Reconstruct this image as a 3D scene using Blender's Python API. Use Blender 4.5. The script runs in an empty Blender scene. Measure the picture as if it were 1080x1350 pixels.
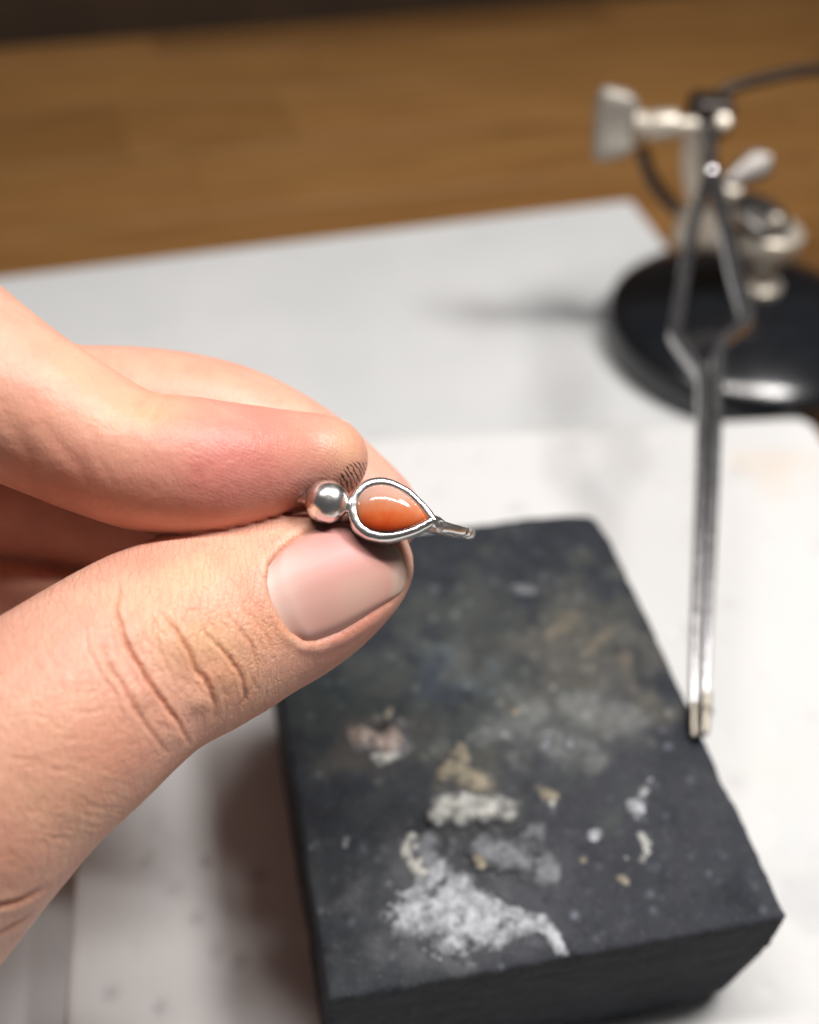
import bpy, bmesh, math, random
import numpy as np
from mathutils import Vector, Matrix

random.seed(7)
rng = np.random.default_rng(11)
MM = 0.001                      # all dimensions below are written in millimetres
sc = bpy.context.scene
col = sc.collection

# ------------------------------------------------------------------ camera
F_PX, PITCH, ROLL = 1531.7, math.radians(43.39), math.radians(3.62)
CAM = np.array([0.0, 0.0, 150.4])
_f = np.array([0, math.cos(PITCH), -math.sin(PITCH)]); _r = np.array([1.0, 0, 0]); _u = np.cross(_r, _f)
RT = math.cos(ROLL) * _r + math.sin(ROLL) * _u
UP = -math.sin(ROLL) * _r + math.cos(ROLL) * _u
FW = _f
cam_d = bpy.data.cameras.new('camera'); cam = bpy.data.objects.new('camera', cam_d); col.objects.link(cam)
M = Matrix.Identity(4)
for i in range(3):
    M[i][0], M[i][1], M[i][2], M[i][3] = RT[i], UP[i], -FW[i], CAM[i] * MM
cam.matrix_world = M
cam_d.sensor_fit = 'HORIZONTAL'; cam_d.sensor_width = 7.0
cam_d.lens = 7.0 * F_PX / 1080.0
cam_d.clip_start = 0.005; cam_d.clip_end = 20.0
cam_d.dof.use_dof = True
cam_d.dof.focus_distance = 0.1325
cam_d.dof.aperture_fstop = cam_d.lens / 3.8
sc.camera = cam

# ------------------------------------------------------------------ world and lamps
w = bpy.data.worlds.new('World'); sc.world = w; w.use_nodes = True
bg = w.node_tree.nodes['Background']
bg.inputs[0].default_value = (0.80, 0.78, 0.80, 1); bg.inputs[1].default_value = 0.085

def area(name, loc, target, size, power, color=(1, 1, 1), size_y=None):
    d = bpy.data.lights.new(name, 'AREA'); o = bpy.data.objects.new(name, d); col.objects.link(o)
    d.energy = power; d.color = color
    if size_y: d.shape = 'RECTANGLE'; d.size = size * MM; d.size_y = size_y * MM
    else: d.shape = 'DISK'; d.size = size * MM
    o.location = Vector(loc) * MM
    o.rotation_euler = (Vector(target) - Vector(loc)).to_track_quat('-Z', 'Y').to_euler()
    return o
area('bench_lamp', (210, 185, 390), (30, 140, 0), 115, 1.15, (1.0, 0.975, 0.95))
bar = area('bar_lamp', (65, 142, 480), (65, 142, 0), 500, 2.9, (1.0, 0.95, 0.915), 34)
bar.rotation_euler = (0, 0, math.radians(8))            # a tube light hanging crosswise over the bench

sc.view_settings.view_transform = 'Standard'; sc.view_settings.look = 'None'
sc.view_settings.exposure = 0.0; sc.view_settings.gamma = 1.0
sc.cycles.use_denoising = True
sc.cycles.max_bounces = 10
sc.cycles.caustics_reflective = False; sc.cycles.caustics_refractive = False

# ------------------------------------------------------------------ helpers
def ray(px, py): return RT * (px - 540) / F_PX - UP * (py - 675) / F_PX + FW
def at(px, py, depth): return CAM + ray(px, py) * depth
def onz(px, py, z):
    d = ray(px, py); return CAM + d * ((z - CAM[2]) / d[2])
def ony(px, py, Y):
    d = ray(px, py); return CAM + d * (Y / d[1])
def pix(P):
    d = np.asarray(P) - CAM; z = d @ FW
    return np.stack([540 + F_PX * (d @ RT) / z, 675 - F_PX * (d @ UP) / z], -1)

def V(p): return Vector((float(p[0]) * MM, float(p[1]) * MM, float(p[2]) * MM))

def tag(o, label=None, cat=None, group=None, kind=None):
    if label: o['label'] = label
    if cat: o['category'] = cat
    if group: o['group'] = group
    if kind: o['kind'] = kind
    return o
def empty(name, loc):
    o = bpy.data.objects.new(name, None); col.objects.link(o); o.location = V(loc); o.empty_display_size = 0.01
    return o
def mesh_obj(name, verts, faces, mat, parent=None, smooth=True, origin=None):
    """verts in world millimetres; the object's origin is put at origin (mm)."""
    verts = np.asarray(verts, float)
    if origin is None: origin = verts.mean(0)
    origin = np.asarray(origin, float)
    me = bpy.data.meshes.new(name)
    me.from_pydata(((verts - origin) * MM).tolist(), [], faces if isinstance(faces, list) else faces.tolist())
    me.update()
    if smooth: me.polygons.foreach_set('use_smooth', [True] * len(me.polygons))
    me.materials.append(mat)
    o = bpy.data.objects.new(name, me); col.objects.link(o)
    o.location = V(origin)
    if parent is not None:
        o.parent = parent
        o.location = V(origin) - parent.location
    return o
def fix_normals(o):
    bm = bmesh.new(); bm.from_mesh(o.data); bmesh.ops.recalc_face_normals(bm, faces=bm.faces); bm.to_mesh(o.data); bm.free()

# value noise in numpy
_tab = rng.random((64, 64, 64))
def noise(p):
    p = np.asarray(p, float); i = np.floor(p).astype(int); f = p - i; f = f * f * (3 - 2 * f)
    i &= 63; j = (i + 1) & 63
    x0, y0, z0 = i[..., 0], i[..., 1], i[..., 2]; x1, y1, z1 = j[..., 0], j[..., 1], j[..., 2]
    fx, fy, fz = f[..., 0], f[..., 1], f[..., 2]
    a = _tab[x0, y0, z0] * (1 - fx) + _tab[x1, y0, z0] * fx
    b = _tab[x0, y1, z0] * (1 - fx) + _tab[x1, y1, z0] * fx
    c = _tab[x0, y0, z1] * (1 - fx) + _tab[x1, y0, z1] * fx
    d = _tab[x0, y1, z1] * (1 - fx) + _tab[x1, y1, z1] * fx
    return ((a * (1 - fy) + b * fy) * (1 - fz) + (c * (1 - fy) + d * fy) * fz) * 2 - 1
def fbm(p, o=4):
    s = 0; a = 1; t = 0
    for k in range(o):
        s = s + a * noise(np.asarray(p) * 2 ** k + 17.3 * k); t += a; a *= .5
    return s / t
def sstep(a, b, x):
    t = np.clip((x - a) / (b - a), 0, 1); return t * t * (3 - 2 * t)

def point_attr(o, name, data, kind='FLOAT'):
    a = o.data.attributes.new(name, kind, 'POINT')
    data = np.ascontiguousarray(data, dtype=np.float32)
    if kind == 'FLOAT_COLOR':
        if data.shape[1] == 3: data = np.concatenate([data, np.ones((len(data), 1), np.float32)], 1)
        a.data.foreach_set('color', data.ravel())
    elif kind == 'FLOAT_VECTOR': a.data.foreach_set('vector', data.ravel())
    else: a.data.foreach_set('value', data.ravel())

# material helper --------------------------------------------------
class Mat:
    def __init__(s, name):
        s.m = bpy.data.materials.new(name); s.m.use_nodes = True; s.t = s.m.node_tree
        s.b = s.t.nodes['Principled BSDF']; s.out = s.t.nodes['Material Output']
    def n(s, typ, **kw):
        nd = s.t.nodes.new(typ)
        for k, v in kw.items():
            if k in nd.inputs: nd.inputs[k].default_value = v
            else: setattr(nd, k, v)
        return nd
    def l(s, a, b): s.t.links.new(a, b); return s
    def set(s, **kw):
        for k, v in kw.items(): s.b.inputs[k.replace('_', ' ')].default_value = v
        return s
    def coord(s, scale=(1, 1, 1), kind='Object'):
        tc = s.n('ShaderNodeTexCoord'); mp = s.n('ShaderNodeMapping'); mp.inputs['Scale'].default_value = scale
        s.l(tc.outputs[kind], mp.inputs[0]); return mp.outputs[0]
    def noise(s, vec, scale, detail=4, rough=.6, dist=0.0):
        nd = s.n('ShaderNodeTexNoise'); nd.inputs['Scale'].default_value = scale; nd.inputs['Detail'].default_value = detail
        nd.inputs['Roughness'].default_value = rough; nd.inputs['Distortion'].default_value = dist
        s.l(vec, nd.inputs['Vector']); return nd.outputs['Fac']
    def ramp(s, fac, stops):
        nd = s.n('ShaderNodeValToRGB'); e = nd.color_ramp.elements
        while len(e) < len(stops): e.new(.5)
        for x, (p, c) in zip(e, stops):
            x.position = p; x.color = (*c, 1) if len(c) == 3 else c
        s.l(fac, nd.inputs[0]); return nd.outputs[0]
    def mix(s, fac, a, b, mode='MIX'):
        nd = s.n('ShaderNodeMix', data_type='RGBA', blend_type=mode)
        for sock, v in ((nd.inputs[0], fac), (nd.inputs[6], a), (nd.inputs[7], b)):
            if isinstance(v, bpy.types.NodeSocket): s.l(v, sock)
            elif isinstance(v, (int, float)): sock.default_value = v
            else: sock.default_value = (*v, 1)
        return nd.outputs[2]
    def math(s, op, a, b=None, c=None):
        nd = s.n('ShaderNodeMath', operation=op)
        for i, v in enumerate((a, b, c)):
            if v is None: continue
            if isinstance(v, bpy.types.NodeSocket): s.l(v, nd.inputs[i])
            else: nd.inputs[i].default_value = v
        return nd.outputs[0]
    def attr(s, name, out='Fac'):
        nd = s.n('ShaderNodeAttribute', attribute_name=name); return nd.outputs[out]
    def bump(s, h, strength, dist, normal=None):
        nd = s.n('ShaderNodeBump'); nd.inputs['Distance'].default_value = dist
        if isinstance(strength, bpy.types.NodeSocket): s.l(strength, nd.inputs['Strength'])
        else: nd.inputs['Strength'].default_value = strength
        s.l(h, nd.inputs['Height'])
        if normal: s.l(normal, nd.inputs['Normal'])
        return nd.outputs[0]

def metal(name, c, rough, bump_s=0.0, scale=900, var=.1):
    m = Mat(name); v = m.coord()
    n = m.noise(v, scale, 4)
    m.l(m.ramp(n, [(.3, tuple(x * (1 - var) for x in c)), (.7, c)]), m.b.inputs['Base Color'])
    m.set(Metallic=1.0)
    r = m.math('MULTIPLY_ADD', n, rough * .9, rough * .55); m.l(r, m.b.inputs['Roughness'])
    if bump_s: m.l(m.bump(m.noise(v, scale * .6, 3), bump_s, .0002), m.b.inputs['Normal'])
    return m.m
silver = metal('silver', (.97, .96, .94), .27, .30, 420, .12)
nickel = metal('nickel', (.58, .53, .45), .45, .1, 500)
for n_ in nickel.node_tree.nodes:
    if n_.type == 'BSDF_PRINCIPLED': n_.inputs['Metallic'].default_value = .55
paddle_nickel = metal('paddle_nickel', (.36, .335, .29), .5, .1, 500)  # nickel toned down for the paddle, which the bar lamp overexposed
for n_ in paddle_nickel.node_tree.nodes:
    if n_.type == 'BSDF_PRINCIPLED': n_.inputs['Metallic'].default_value = .45
nickel_dark = metal('dark_nickel', (.17, .16, .15), .5, .1, 500)
blackened = metal('blackened_steel', (.075, .065, .06), .5, .1, 500)
steel = metal('brushed_steel', (.52, .51, .52), .24, .12, 700, .25)

# swept shapes ------------------------------------------------------
def frame(d):
    d = d / np.linalg.norm(d); a = np.array([0, 0, 1.]) if abs(d[2]) < .9 else np.array([1., 0, 0])
    x = np.cross(a, d); x /= np.linalg.norm(x); return x, np.cross(d, x)
def loft(rings, cap=True, closed=False):
    n = len(rings[0]); v = np.concatenate(rings); f = []; m = len(rings)
    for k in range(m if closed else m - 1):
        a, b = k * n, ((k + 1) % m) * n
        for i in range(n):
            j = (i + 1) % n; f.append([a + i, a + j, b + j, b + i])
    if cap and not closed:
        f.append(list(range(n))[::-1]); f.append([(m - 1) * n + i for i in range(n)])
    return v, f
def lathe(axis0, axis_dir, prof, n=48):
    d = np.array(axis_dir, float); d = d / np.linalg.norm(d); x, y = frame(d); a = np.linspace(0, 2 * np.pi, n, endpoint=False)
    return loft([np.asarray(axis0) + d * h + r * (np.cos(a)[:, None] * x + np.sin(a)[:, None] * y) for r, h in prof])
def tube(pts, radii, n=16):
    pts = np.asarray(pts, float); rings = []
    if np.isscalar(radii): radii = [radii] * len(pts)
    a = np.linspace(0, 2 * np.pi, n, endpoint=False); x = None
    for k, p in enumerate(pts):
        d = pts[min(k + 1, len(pts) - 1)] - pts[max(k - 1, 0)]; d /= np.linalg.norm(d)
        if x is None: x, y = frame(d)
        else:
            x = x - d * (x @ d); x /= np.linalg.norm(x); y = np.cross(d, x)
        rings.append(p + radii[k] * (np.cos(a)[:, None] * x + np.sin(a)[:, None] * y))
    return loft(rings)
def strip(pts, widths, depths, side, up, bev=.25):
    """a bar of rectangular section with softened edges: width along side, depth along up"""
    rings = []
    for p, w_, d_ in zip(pts, widths, depths):
        b = min(bev, w_ * .3, d_ * .3); hx, hy = w_ / 2, d_ / 2
        oc = [(-hx + b, -hy), (hx - b, -hy), (hx, -hy + b), (hx, hy - b), (hx - b, hy), (-hx + b, hy), (-hx, hy - b), (-hx, -hy + b)]
        rings.append(np.array([np.asarray(p) + side * a + up * c for a, c in oc]))
    return loft(rings)
def catmull(P, n):
    P = np.asarray(P, float); Q = np.vstack([2 * P[0] - P[1], P, 2 * P[-1] - P[-2]]); out = []
    for k in range(1, len(Q) - 2):
        p0, p1, p2, p3 = Q[k - 1:k + 3]
        for t in np.linspace(0, 1, n, endpoint=False):
            out.append(.5 * ((2 * p1) + (-p0 + p2) * t + (2 * p0 - 5 * p1 + 4 * p2 - p3) * t * t + (-p0 + 3 * p1 - 3 * p2 + p3) * t ** 3))
    out.append(P[-1]); return np.array(out)

def box_shell(sx, sy, sz, h):
    """surface lattice of a box centred on the origin (z from 0 down to -sz): verts, quads"""
    nx, ny, nz = (max(2, int(round(s / h))) for s in (sx, sy, sz))
    X, Y, Z = np.linspace(-sx / 2, sx / 2, nx + 1), np.linspace(-sy / 2, sy / 2, ny + 1), np.linspace(0, -sz, nz + 1)
    idx = -np.ones((nx + 1, ny + 1, nz + 1), int)
    s = np.zeros_like(idx, bool); s[[0, -1]] = 1; s[:, [0, -1]] = 1; s[:, :, [0, -1]] = 1
    idx[s] = np.arange(s.sum()); g = np.argwhere(s)
    v = np.stack([X[g[:, 0]], Y[g[:, 1]], Z[g[:, 2]]], 1)
    F = []
    def q(A, flip):
        a, b, c, d = A[:-1, :-1], A[1:, :-1], A[1:, 1:], A[:-1, 1:]
        f = np.stack([a, b, c, d], -1).reshape(-1, 4); F.append(f[:, ::-1] if flip else f)
    q(idx[:, :, 0], False); q(idx[:, :, -1], True)
    q(idx[:, 0, :], True); q(idx[:, -1, :], False)
    q(idx[0, :, :], False); q(idx[-1, :, :], True)
    return v, np.concatenate(F)
def round_box(v, sx, sy, sz, r):
    lo = np.stack([-sx / 2 + r, -sy / 2 + r, -sz + r], 1); hi = np.stack([sx / 2 - r, sy / 2 - r, -r], 1)
    c = np.clip(v, lo, hi); d = v - c; n = np.linalg.norm(d, axis=1, keepdims=True)
    return np.where(n > 1e-6, c + d / np.maximum(n, 1e-6) * r[:, None], v)

def yawframe(deg):
    a = math.radians(deg); return np.array([math.cos(a), math.sin(a), 0]), np.array([-math.sin(a), math.cos(a), 0])

Z_BOARD = -25.6            # top of the pocked board, the charcoal block stands on it
Z_SHEET = -37.6            # top of the large pale sheet under it
Z_TABLE = -38.8            # top of the wooden bench

# ------------------------------------------------------------------ setting: wooden bench of glued staves
def wood_mat():
    m = Mat('oiled_wood'); oi = m.n('ShaderNodeObjectInfo'); tc = m.n('ShaderNodeTexCoord')
    add = m.n('ShaderNodeVectorMath', operation='MULTIPLY_ADD'); m.l(tc.outputs['Object'], add.inputs[0])
    add.inputs[1].default_value = (6, 60, 60)
    sc3 = m.n('ShaderNodeVectorMath', operation='SCALE'); m.l(oi.outputs['Location'], sc3.inputs[0]); sc3.inputs['Scale'].default_value = 37
    m.l(sc3.outputs[0], add.inputs[2])
    g = m.noise(add.outputs[0], 2.2, 6, .65, .6); fine = m.noise(add.outputs[0], 11, 4, .7)
    c1 = m.ramp(g, [(.25, (.185, .082, .024)), (.5, (.275, .138, .042)), (.75, (.36, .195, .066))])
    c2 = m.mix(m.math('MULTIPLY', fine, .35), c1, (.19, .088, .028))
    tone = m.ramp(m.attr('tone'), [(0, (.48, .42, .38)), (.5, (.9, .86, .82)), (1, (1.25, 1.22, 1.15))])
    nd = m.n('ShaderNodeAttribute', attribute_name='tone', attribute_type='OBJECT')
    tone = m.ramp(nd.outputs['Fac'], [(0, (.46, .42, .38)), (.5, (.85, .83, .80)), (1, (1, 1, 1))])
    m.l(m.mix(1.0, c2, tone, 'MULTIPLY'), m.b.inputs['Base Color'])
    m.set(Roughness=.42); m.l(m.bump(fine, .15, .0004), m.b.inputs['Normal'])
    return m.m
wood = wood_mat()
wu, wv = yawframe(19.0)
slab_c = np.array([20, 200, 0.])
bench_end = 540.0                        # along wv, measured from the world origin
m = Mat('bench_underside'); m.set(Base_Color=(.16, .08, .03, 1), Roughness=.6); under = m.m
v, f = box_shell(1000, 900, 12, 100)
vv = v[:, :1] * wu + v[:, 1:2] * wv + wv * (bench_end - 450 - .5) + np.array([0, 0, Z_TABLE - 5.9]) + np.outer(v[:, 2], [0, 0, 1])
table = mesh_obj('table_top', vv, f, under, smooth=False, origin=(0, 100, Z_TABLE - 6)); tag(table, kind='structure')
SW = 43.0
joint = wv @ np.array([-115.5, 408.0, 0])   # a seam between two rows runs here
stave_meshes = {}
def stave_mesh(L):
    L = round(L / 10) * 10
    if L not in stave_meshes:
        bm = bmesh.new(); bmesh.ops.create_cube(bm, size=1.0)
        bmesh.ops.scale(bm, vec=Vector(((L - .1) * MM, (SW - .1) * MM, 6 * MM)), verts=bm.verts)
        bmesh.ops.bevel(bm, geom=list(bm.edges), offset=.12 * MM, segments=1, affect='EDGES')
        me = bpy.data.meshes.new('stave'); bm.to_mesh(me); bm.free(); me.materials.append(wood); stave_meshes[L] = me
    return stave_meshes[L], L
row0 = int(math.floor((-150 - joint) / SW)); row1 = int(math.floor((bench_end - joint) / SW))
for r in range(row0, row1 + 1):
    s = -430 - random.random() * 200
    wc = joint + SW * (r + .5)
    if wc + SW / 2 > bench_end + SW * .6: continue
    while s < 430:
        L = random.choice([170, 200, 230, 260, 290])
        tone = random.uniform(.2, .95)
        if r == -1 and s < -5 - 0 and s + L > -5:      # keep the darker stave of the photo where its end shows
            pass
        s_joint = wu @ np.array([-115.5, 408.0, 0])
        if r == -1:
            if s < s_joint < s + L - 1: L = max(60, round((s_joint - s) / 10) * 10)
            elif abs(s - s_joint) < 8: tone = .08; L = 260
        me, L = stave_mesh(L)
        o = bpy.data.objects.new('stave', me); col.objects.link(o); o.parent = table
        c = wu * (s + L / 2) + wv * wc + np.array([0, 0, Z_TABLE - 3 + random.uniform(-.06, .0)])
        o.location = V(c) - table.location; o.rotation_euler.z = math.radians(19.0); o['tone'] = tone
        s += L
m = Mat('dark_panel'); nz = m.noise(m.coord(), 30, 3)
m.l(m.ramp(nz, [(.3, (.022, .011, .004)), (.7, (.034, .017, .006))]), m.b.inputs['Base Color']); m.set(Roughness=.7)
v, f = box_shell(1400, 18, 260, 60)
pu, pv = yawframe(21.0)
vv = v[:, :1] * pu + v[:, 1:2] * pv + onz(250, 44, Z_TABLE) + pv * 9 + np.outer(v[:, 2], [0, 0, 1]) + np.array([0, 0, 200])
tag(mesh_obj('wall', vv, f, m.m, smooth=False), kind='structure')

# ------------------------------------------------------------------ large pale sheet
def sheet_mat():
    m = Mat('pale_sheet'); v = m.coord(); n = m.noise(v, 25, 5); n2 = m.noise(v, 600, 3)
    c = m.ramp(n, [(.3, (.55, .565, .57)), (.7, (.61, .62, .62))])
    c = m.mix(m.ramp(m.noise(v, 60, 6, .7, 1.0), [(.58, (0, 0, 0)), (.78, (.35, .35, .35))]), c, (.45, .44, .43))
    m.l(m.mix(m.math('MULTIPLY', n2, .12), c, (.5, .5, .5)), m.b.inputs['Base Color'])
    m.set(Roughness=.62); m.l(m.bump(n2, .2, .0003), m.b.inputs['Normal']); return m.m
sh_corner = onz(832, 264, Z_SHEET); sh_left = onz(0, 366, Z_SHEET); sh_right = onz(888, 338, Z_SHEET)
e1 = (sh_left - sh_corner); e1 /= np.linalg.norm(e1); e2 = (sh_right - sh_corner); e2 /= np.linalg.norm(e2)
prof = [sh_corner, sh_corner + e1 * 330, sh_corner + e1 * 330 + e2 * 420, sh_corner + e2 * 420]
bm = bmesh.new()
vs = [bm.verts.new(V(p)) for p in prof]; fc = bm.faces.new(vs)
if fc.normal.z < 0: bmesh.ops.reverse_faces(bm, faces=[fc])
ex = bmesh.ops.extrude_face_region(bm, geom=[fc])
for x in ex['geom']:
    if isinstance(x, bmesh.types.BMVert): x.co.z -= 1.15 * MM
bmesh.ops.recalc_face_normals(bm, faces=bm.faces)
bmesh.ops.bevel(bm, geom=list(bm.edges), offset=.3 * MM, segments=2, affect='EDGES')
me = bpy.data.meshes.new('heatproof_sheet'); bm.to_mesh(me); bm.free(); me.materials.append(sheet_mat())
o = bpy.data.objects.new('heatproof_sheet', me); col.objects.link(o)
tag(o, 'large smooth pale grey sheet lying flat on the wooden bench under everything else', 'sheet')

# ------------------------------------------------------------------ pocked white soldering board
bu, bv = yawframe(10.0)
U0, U1, V0, V1 = -33.5, 136.0, 5.0, 209.5
def board():
    sx, sy, sz = U1 - U0, V1 - V0, Z_BOARD - Z_SHEET - .02
    v, f = box_shell(sx, sy, sz, 1.0)
    r = np.full(len(v), 1.2) + .5 * fbm(v * .12, 3)
    # rounded plan corners
    rc = 5.0; lo = np.array([-sx / 2 + rc, -sy / 2 + rc]); c = np.clip(v[:, :2], lo, -lo); d = v[:, :2] - c; n = np.linalg.norm(d, axis=1)
    k = n > rc; v[k, :2] = c[k] + d[k] / n[k, None] * rc
    edge = np.minimum(np.minimum(sx / 2 - abs(v[:, 0]), sy / 2 - abs(v[:, 1])), rc - n)
    top = v[:, 2] > -1e-6
    v[top, 2] -= np.clip(.9 - edge[top], 0, 1) ** 2 * .8
    z = np.zeros(len(v)); dirt = np.zeros(len(v))
    for _ in range(420):
        p = np.array([rng.uniform(-sx / 2, sx / 2), rng.uniform(-sy / 2, sy / 2)]); rr = rng.uniform(.7, 2.3); dep = rng.uniform(.15, .7)
        q = np.linalg.norm(v[:, :2] - p, axis=1) / rr; b = np.exp(-q ** 2 * 1.5); z -= b * dep
        if rng.random() < .35: dirt += b * rng.uniform(.15, .6)
    z += .12 * fbm(v * .15, 4) + .06 * fbm(v * .7, 2)
    v[top, 2] += z[top]
    w_ = bu * ((U0 + U1) / 2) + bv * ((V0 + V1) / 2) + np.array([0, 0, Z_BOARD])
    vw = v[:, :1] * bu + v[:, 1:2] * bv + np.outer(v[:, 2], [0, 0, 1]) + w_
    base = np.array([.64, .64, .632]) * np.ones((len(v), 3))
    base *= (1 - .05 * np.clip(fbm(v * .06 + 5, 4) + .2, 0, 1))[:, None]
    def stain(px, py, rad, c, amt, s=.15):
        q = onz(px, py, Z_BOARD); d = np.linalg.norm((vw - q)[:, :2], axis=1) / rad
        a = 1.5 * amt * np.clip(1.25 - d + .9 * fbm(v * s + px, 4), 0, 1); a = np.clip(a, 0, 1)[:, None]
        base[:] = base * (1 - a) + np.array(c) * a
    stain(1030, 625, 9, (.66, .54, .44), .34); stain(990, 605, 5, (.66, .56, .46), .24)
    stain(1070, 1180, 9, (.46, .48, .49), .32, .3); stain(1060, 1090, 7, (.60, .62, .63), .45, .3)
    stain(1010, 960, 7, (.62, .64, .64), .3, .3); stain(1065, 900, 6, (.62, .64, .64), .3, .3); stain(980, 1300, 5, (.65, .66, .66), .3, .3)
    stain(1020, 1010, 6, (.60, .62, .60), .35, .3)
    stain(800, 640, 5, (.62, .66, .68), .3); stain(520, 555, 6, (.6, .62, .62), .3)
    for px, py, rr in [(189, 1137, 1.0), (257, 1211, 1.0), (342, 1153, 1.4), (318, 1265, 1.2), (208, 1328, .8), (270, 1135, 1.0), (145, 1310, 1.2)]:
        q = onz(px, py, Z_BOARD); d = np.linalg.norm((vw - q)[:, :2], axis=1) / rr; b = np.exp(-d ** 2)
        vw[:, 2] -= np.where(top, b * .4, 0); dirt += b * 1.1
    dirt = np.clip(dirt, 0, 1)[:, None] * .6
    base = base * (1 - dirt) + np.array([.34, .32, .32]) * dirt
    m = Mat('fired_white_board'); v_ = m.coord(); n = m.noise(v_, 420, 4)
    m.l(m.mix(m.math('MULTIPLY', n, .18), m.attr('col', 'Color'), (.62, .61, .60)), m.b.inputs['Base Color'])
    m.set(Roughness=.85); m.l(m.bump(n, .3, .0004), m.b.inputs['Normal'])
    o = mesh_obj('soldering_board', vw, f, m.m, origin=w_ + np.array([0, 0, -sz])); point_attr(o, 'col', base, 'FLOAT_COLOR')
    tag(o, 'thick white pocked soldering board with stained surface, carrying the black charcoal block', 'board')
board()

# ------------------------------------------------------------------ charcoal block
cu, cv = yawframe(14.24)
CB = np.array([-6.54, 65.64, 0.0]); CW, CL, CH = 65.0, 83.86, 25.55
def charcoal():
    H = .5
    v, f = box_shell(CW, CL, CH, H)
    loc = np.stack([v[:, 0] + CW / 2, v[:, 1] + CL / 2], 1)
    r = .55 + .5 * np.clip(fbm(v * .25, 3) + .1, 0, 1) + 3.2 * np.clip(fbm(v * .16 + 9, 4) - .18, 0, 1)
    fr = np.exp(-(((loc - [CW, CL]) / 5) ** 2).sum(1)); r = r + 2.2 * fr                    # worn far right corner
    nr = np.exp(-(((loc - [CW, 0]) / 9) ** 2).sum(1)) * sstep(-8, -24, v[:, 2]); r = r + 6 * nr  # chipped foot
    v = round_box(v, CW, CL, CH, np.clip(r, .4, 10))
    # uneven sawn faces
    n = np.zeros_like(v); top = (v[:, 2] > -.6)
    dx = np.maximum(abs(v[:, 0]) - CW / 2 + .6, 0); dy = np.maximum(abs(v[:, 1]) - CL / 2 + .6, 0)
    n[:, 0] = np.sign(v[:, 0]) * (dx > 0); n[:, 1] = np.sign(v[:, 1]) * (dy > 0); n[:, 2] = top * 1.0
    rough = .22 * fbm(v * .5, 4) + .10 * fbm(v * 1.7, 2) + .35 * fbm(v * .08 + 3, 2)
    grain = .12 * fbm(v * np.array([.15, .15, 1.2]), 3)
    dz = np.where(top, rough * .8, rough + grain)
    P = v[:, :1] * cu + v[:, 1:2] * cv + np.outer(v[:, 2], [0, 0, 1]) + CB + cu * CW / 2 + cv * CL / 2
    c = np.array([.022, .026, .034]) * np.ones((len(v), 3))
    c *= (1 + .45 * fbm(v * .35, 4))[:, None]
    px = pix(P)
    Q = np.stack([loc[:, 0], loc[:, 1], np.zeros(len(v))], 1)
    warp = np.stack([fbm(Q * .22 + 3, 4), fbm(Q * .22 + 31, 4)], 1)
    def lc(x, y): q = onz(x, y, 0) - CB; return np.array([q @ cu, q @ cv])
    def patch(x, y, rad, colr, amt, ang=0, asp=1, wob=1.0, hard=.6):
        q = lc(x, y); d = loc + warp * rad * wob * 1.4 - q; a = math.radians(ang)
        d = np.stack([d[:, 0] * math.cos(a) + d[:, 1] * math.sin(a), (-d[:, 0] * math.sin(a) + d[:, 1] * math.cos(a)) * asp], 1)
        t = np.clip(amt * sstep(1 + hard, 1 - hard, np.linalg.norm(d, axis=1) / rad), 0, 1) * top
        t = t * (.75 + .5 * fbm(Q * .9, 3)); t = np.clip(t, 0, 1)[:, None]
        c[:] = c * (1 - t) + np.array(colr) * t
    # heat and flux stains
    patch(700, 900, 22, (.085, .090, .080), .75); patch(790, 810, 9, (.10, .10, .085), .6); patch(600, 960, 20, (.070, .085, .080), .6)
    patch(480, 960, 10, (.060, .062, .055), .6); patch(720, 870, 9, (.13, .115, .10), .7, 20, 1.6); patch(800, 880, 8, (.12, .115, .095), .6)
    patch(640, 800, 10, (.055, .060, .056), .7); patch(600, 880, 4.5, (.12, .14, .15), .7); patch(580, 890, 3.5, (.022, .035, .06), .9)
    patch(650, 945, 7, (.17, .18, .18), .8, 10, 2.2); patch(820, 920, 7, (.12, .11, .095), .6); patch(750, 960, 9, (.15, .155, .15), .6, 0, 1.4)
    patch(420, 900, 9, (.035, .048, .046), .6); patch(480, 1030, 9, (.022, .026, .034), .8)
    patch(650, 1110, 9, (.025, .028, .033), .8); patch(560, 1080, 4, (.02, .022, .028), .8)
    patch(800, 1180, 26, (.058, .060, .070), .6); patch(880, 1060, 16, (.052, .055, .066), .6); patch(520, 1240, 16, (.062, .068, .070), .6)
    patch(590, 1190, 8, (.13, .135, .15), .7); patch(560, 1215, 7, (.12, .125, .14), .6); patch(690, 1215, 6, (.10, .105, .12), .6); patch(625, 1065, 5, (.20, .20, .19), .6); patch(610, 1010, 5, (.12, .11, .085), .6); patch(700, 1140, 7, (.085, .09, .105), .6); patch(500, 972, 6, (.09, .08, .07), .7)
    for x, y, rr in [(760, 830, 3), (735, 840, 2.6), (785, 850, 3), (830, 870, 2)]: patch(x, y, rr, (.24, .20, .14), .7, 40, 2.4)
    for x, y, rr in [(686, 1005, 2), (740, 985, 2.4), (722, 975, 2), (780, 1000, 2.5), (705, 930, 2), (820, 950, 3), (770, 930, 3)]: patch(x, y, rr, (.28, .29, .28), .55)
    P = P + (n[:, :1] * cu + n[:, 1:2] * cv) * dz[:, None] * .8; P[:, 2] += np.where(top, dz, 0) * .8
    # pits
    pits = [(612, 918, 1.3, .9), (500, 957, 1.2, .9), (440, 1180, 1.4, .7), (424, 1255, 1.1, .5), (560, 1095, 3.2, .8), (590, 1010, 1.5, .7), (650, 1115, 6, .7), (690, 1000, 1.4, .5)]
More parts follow.
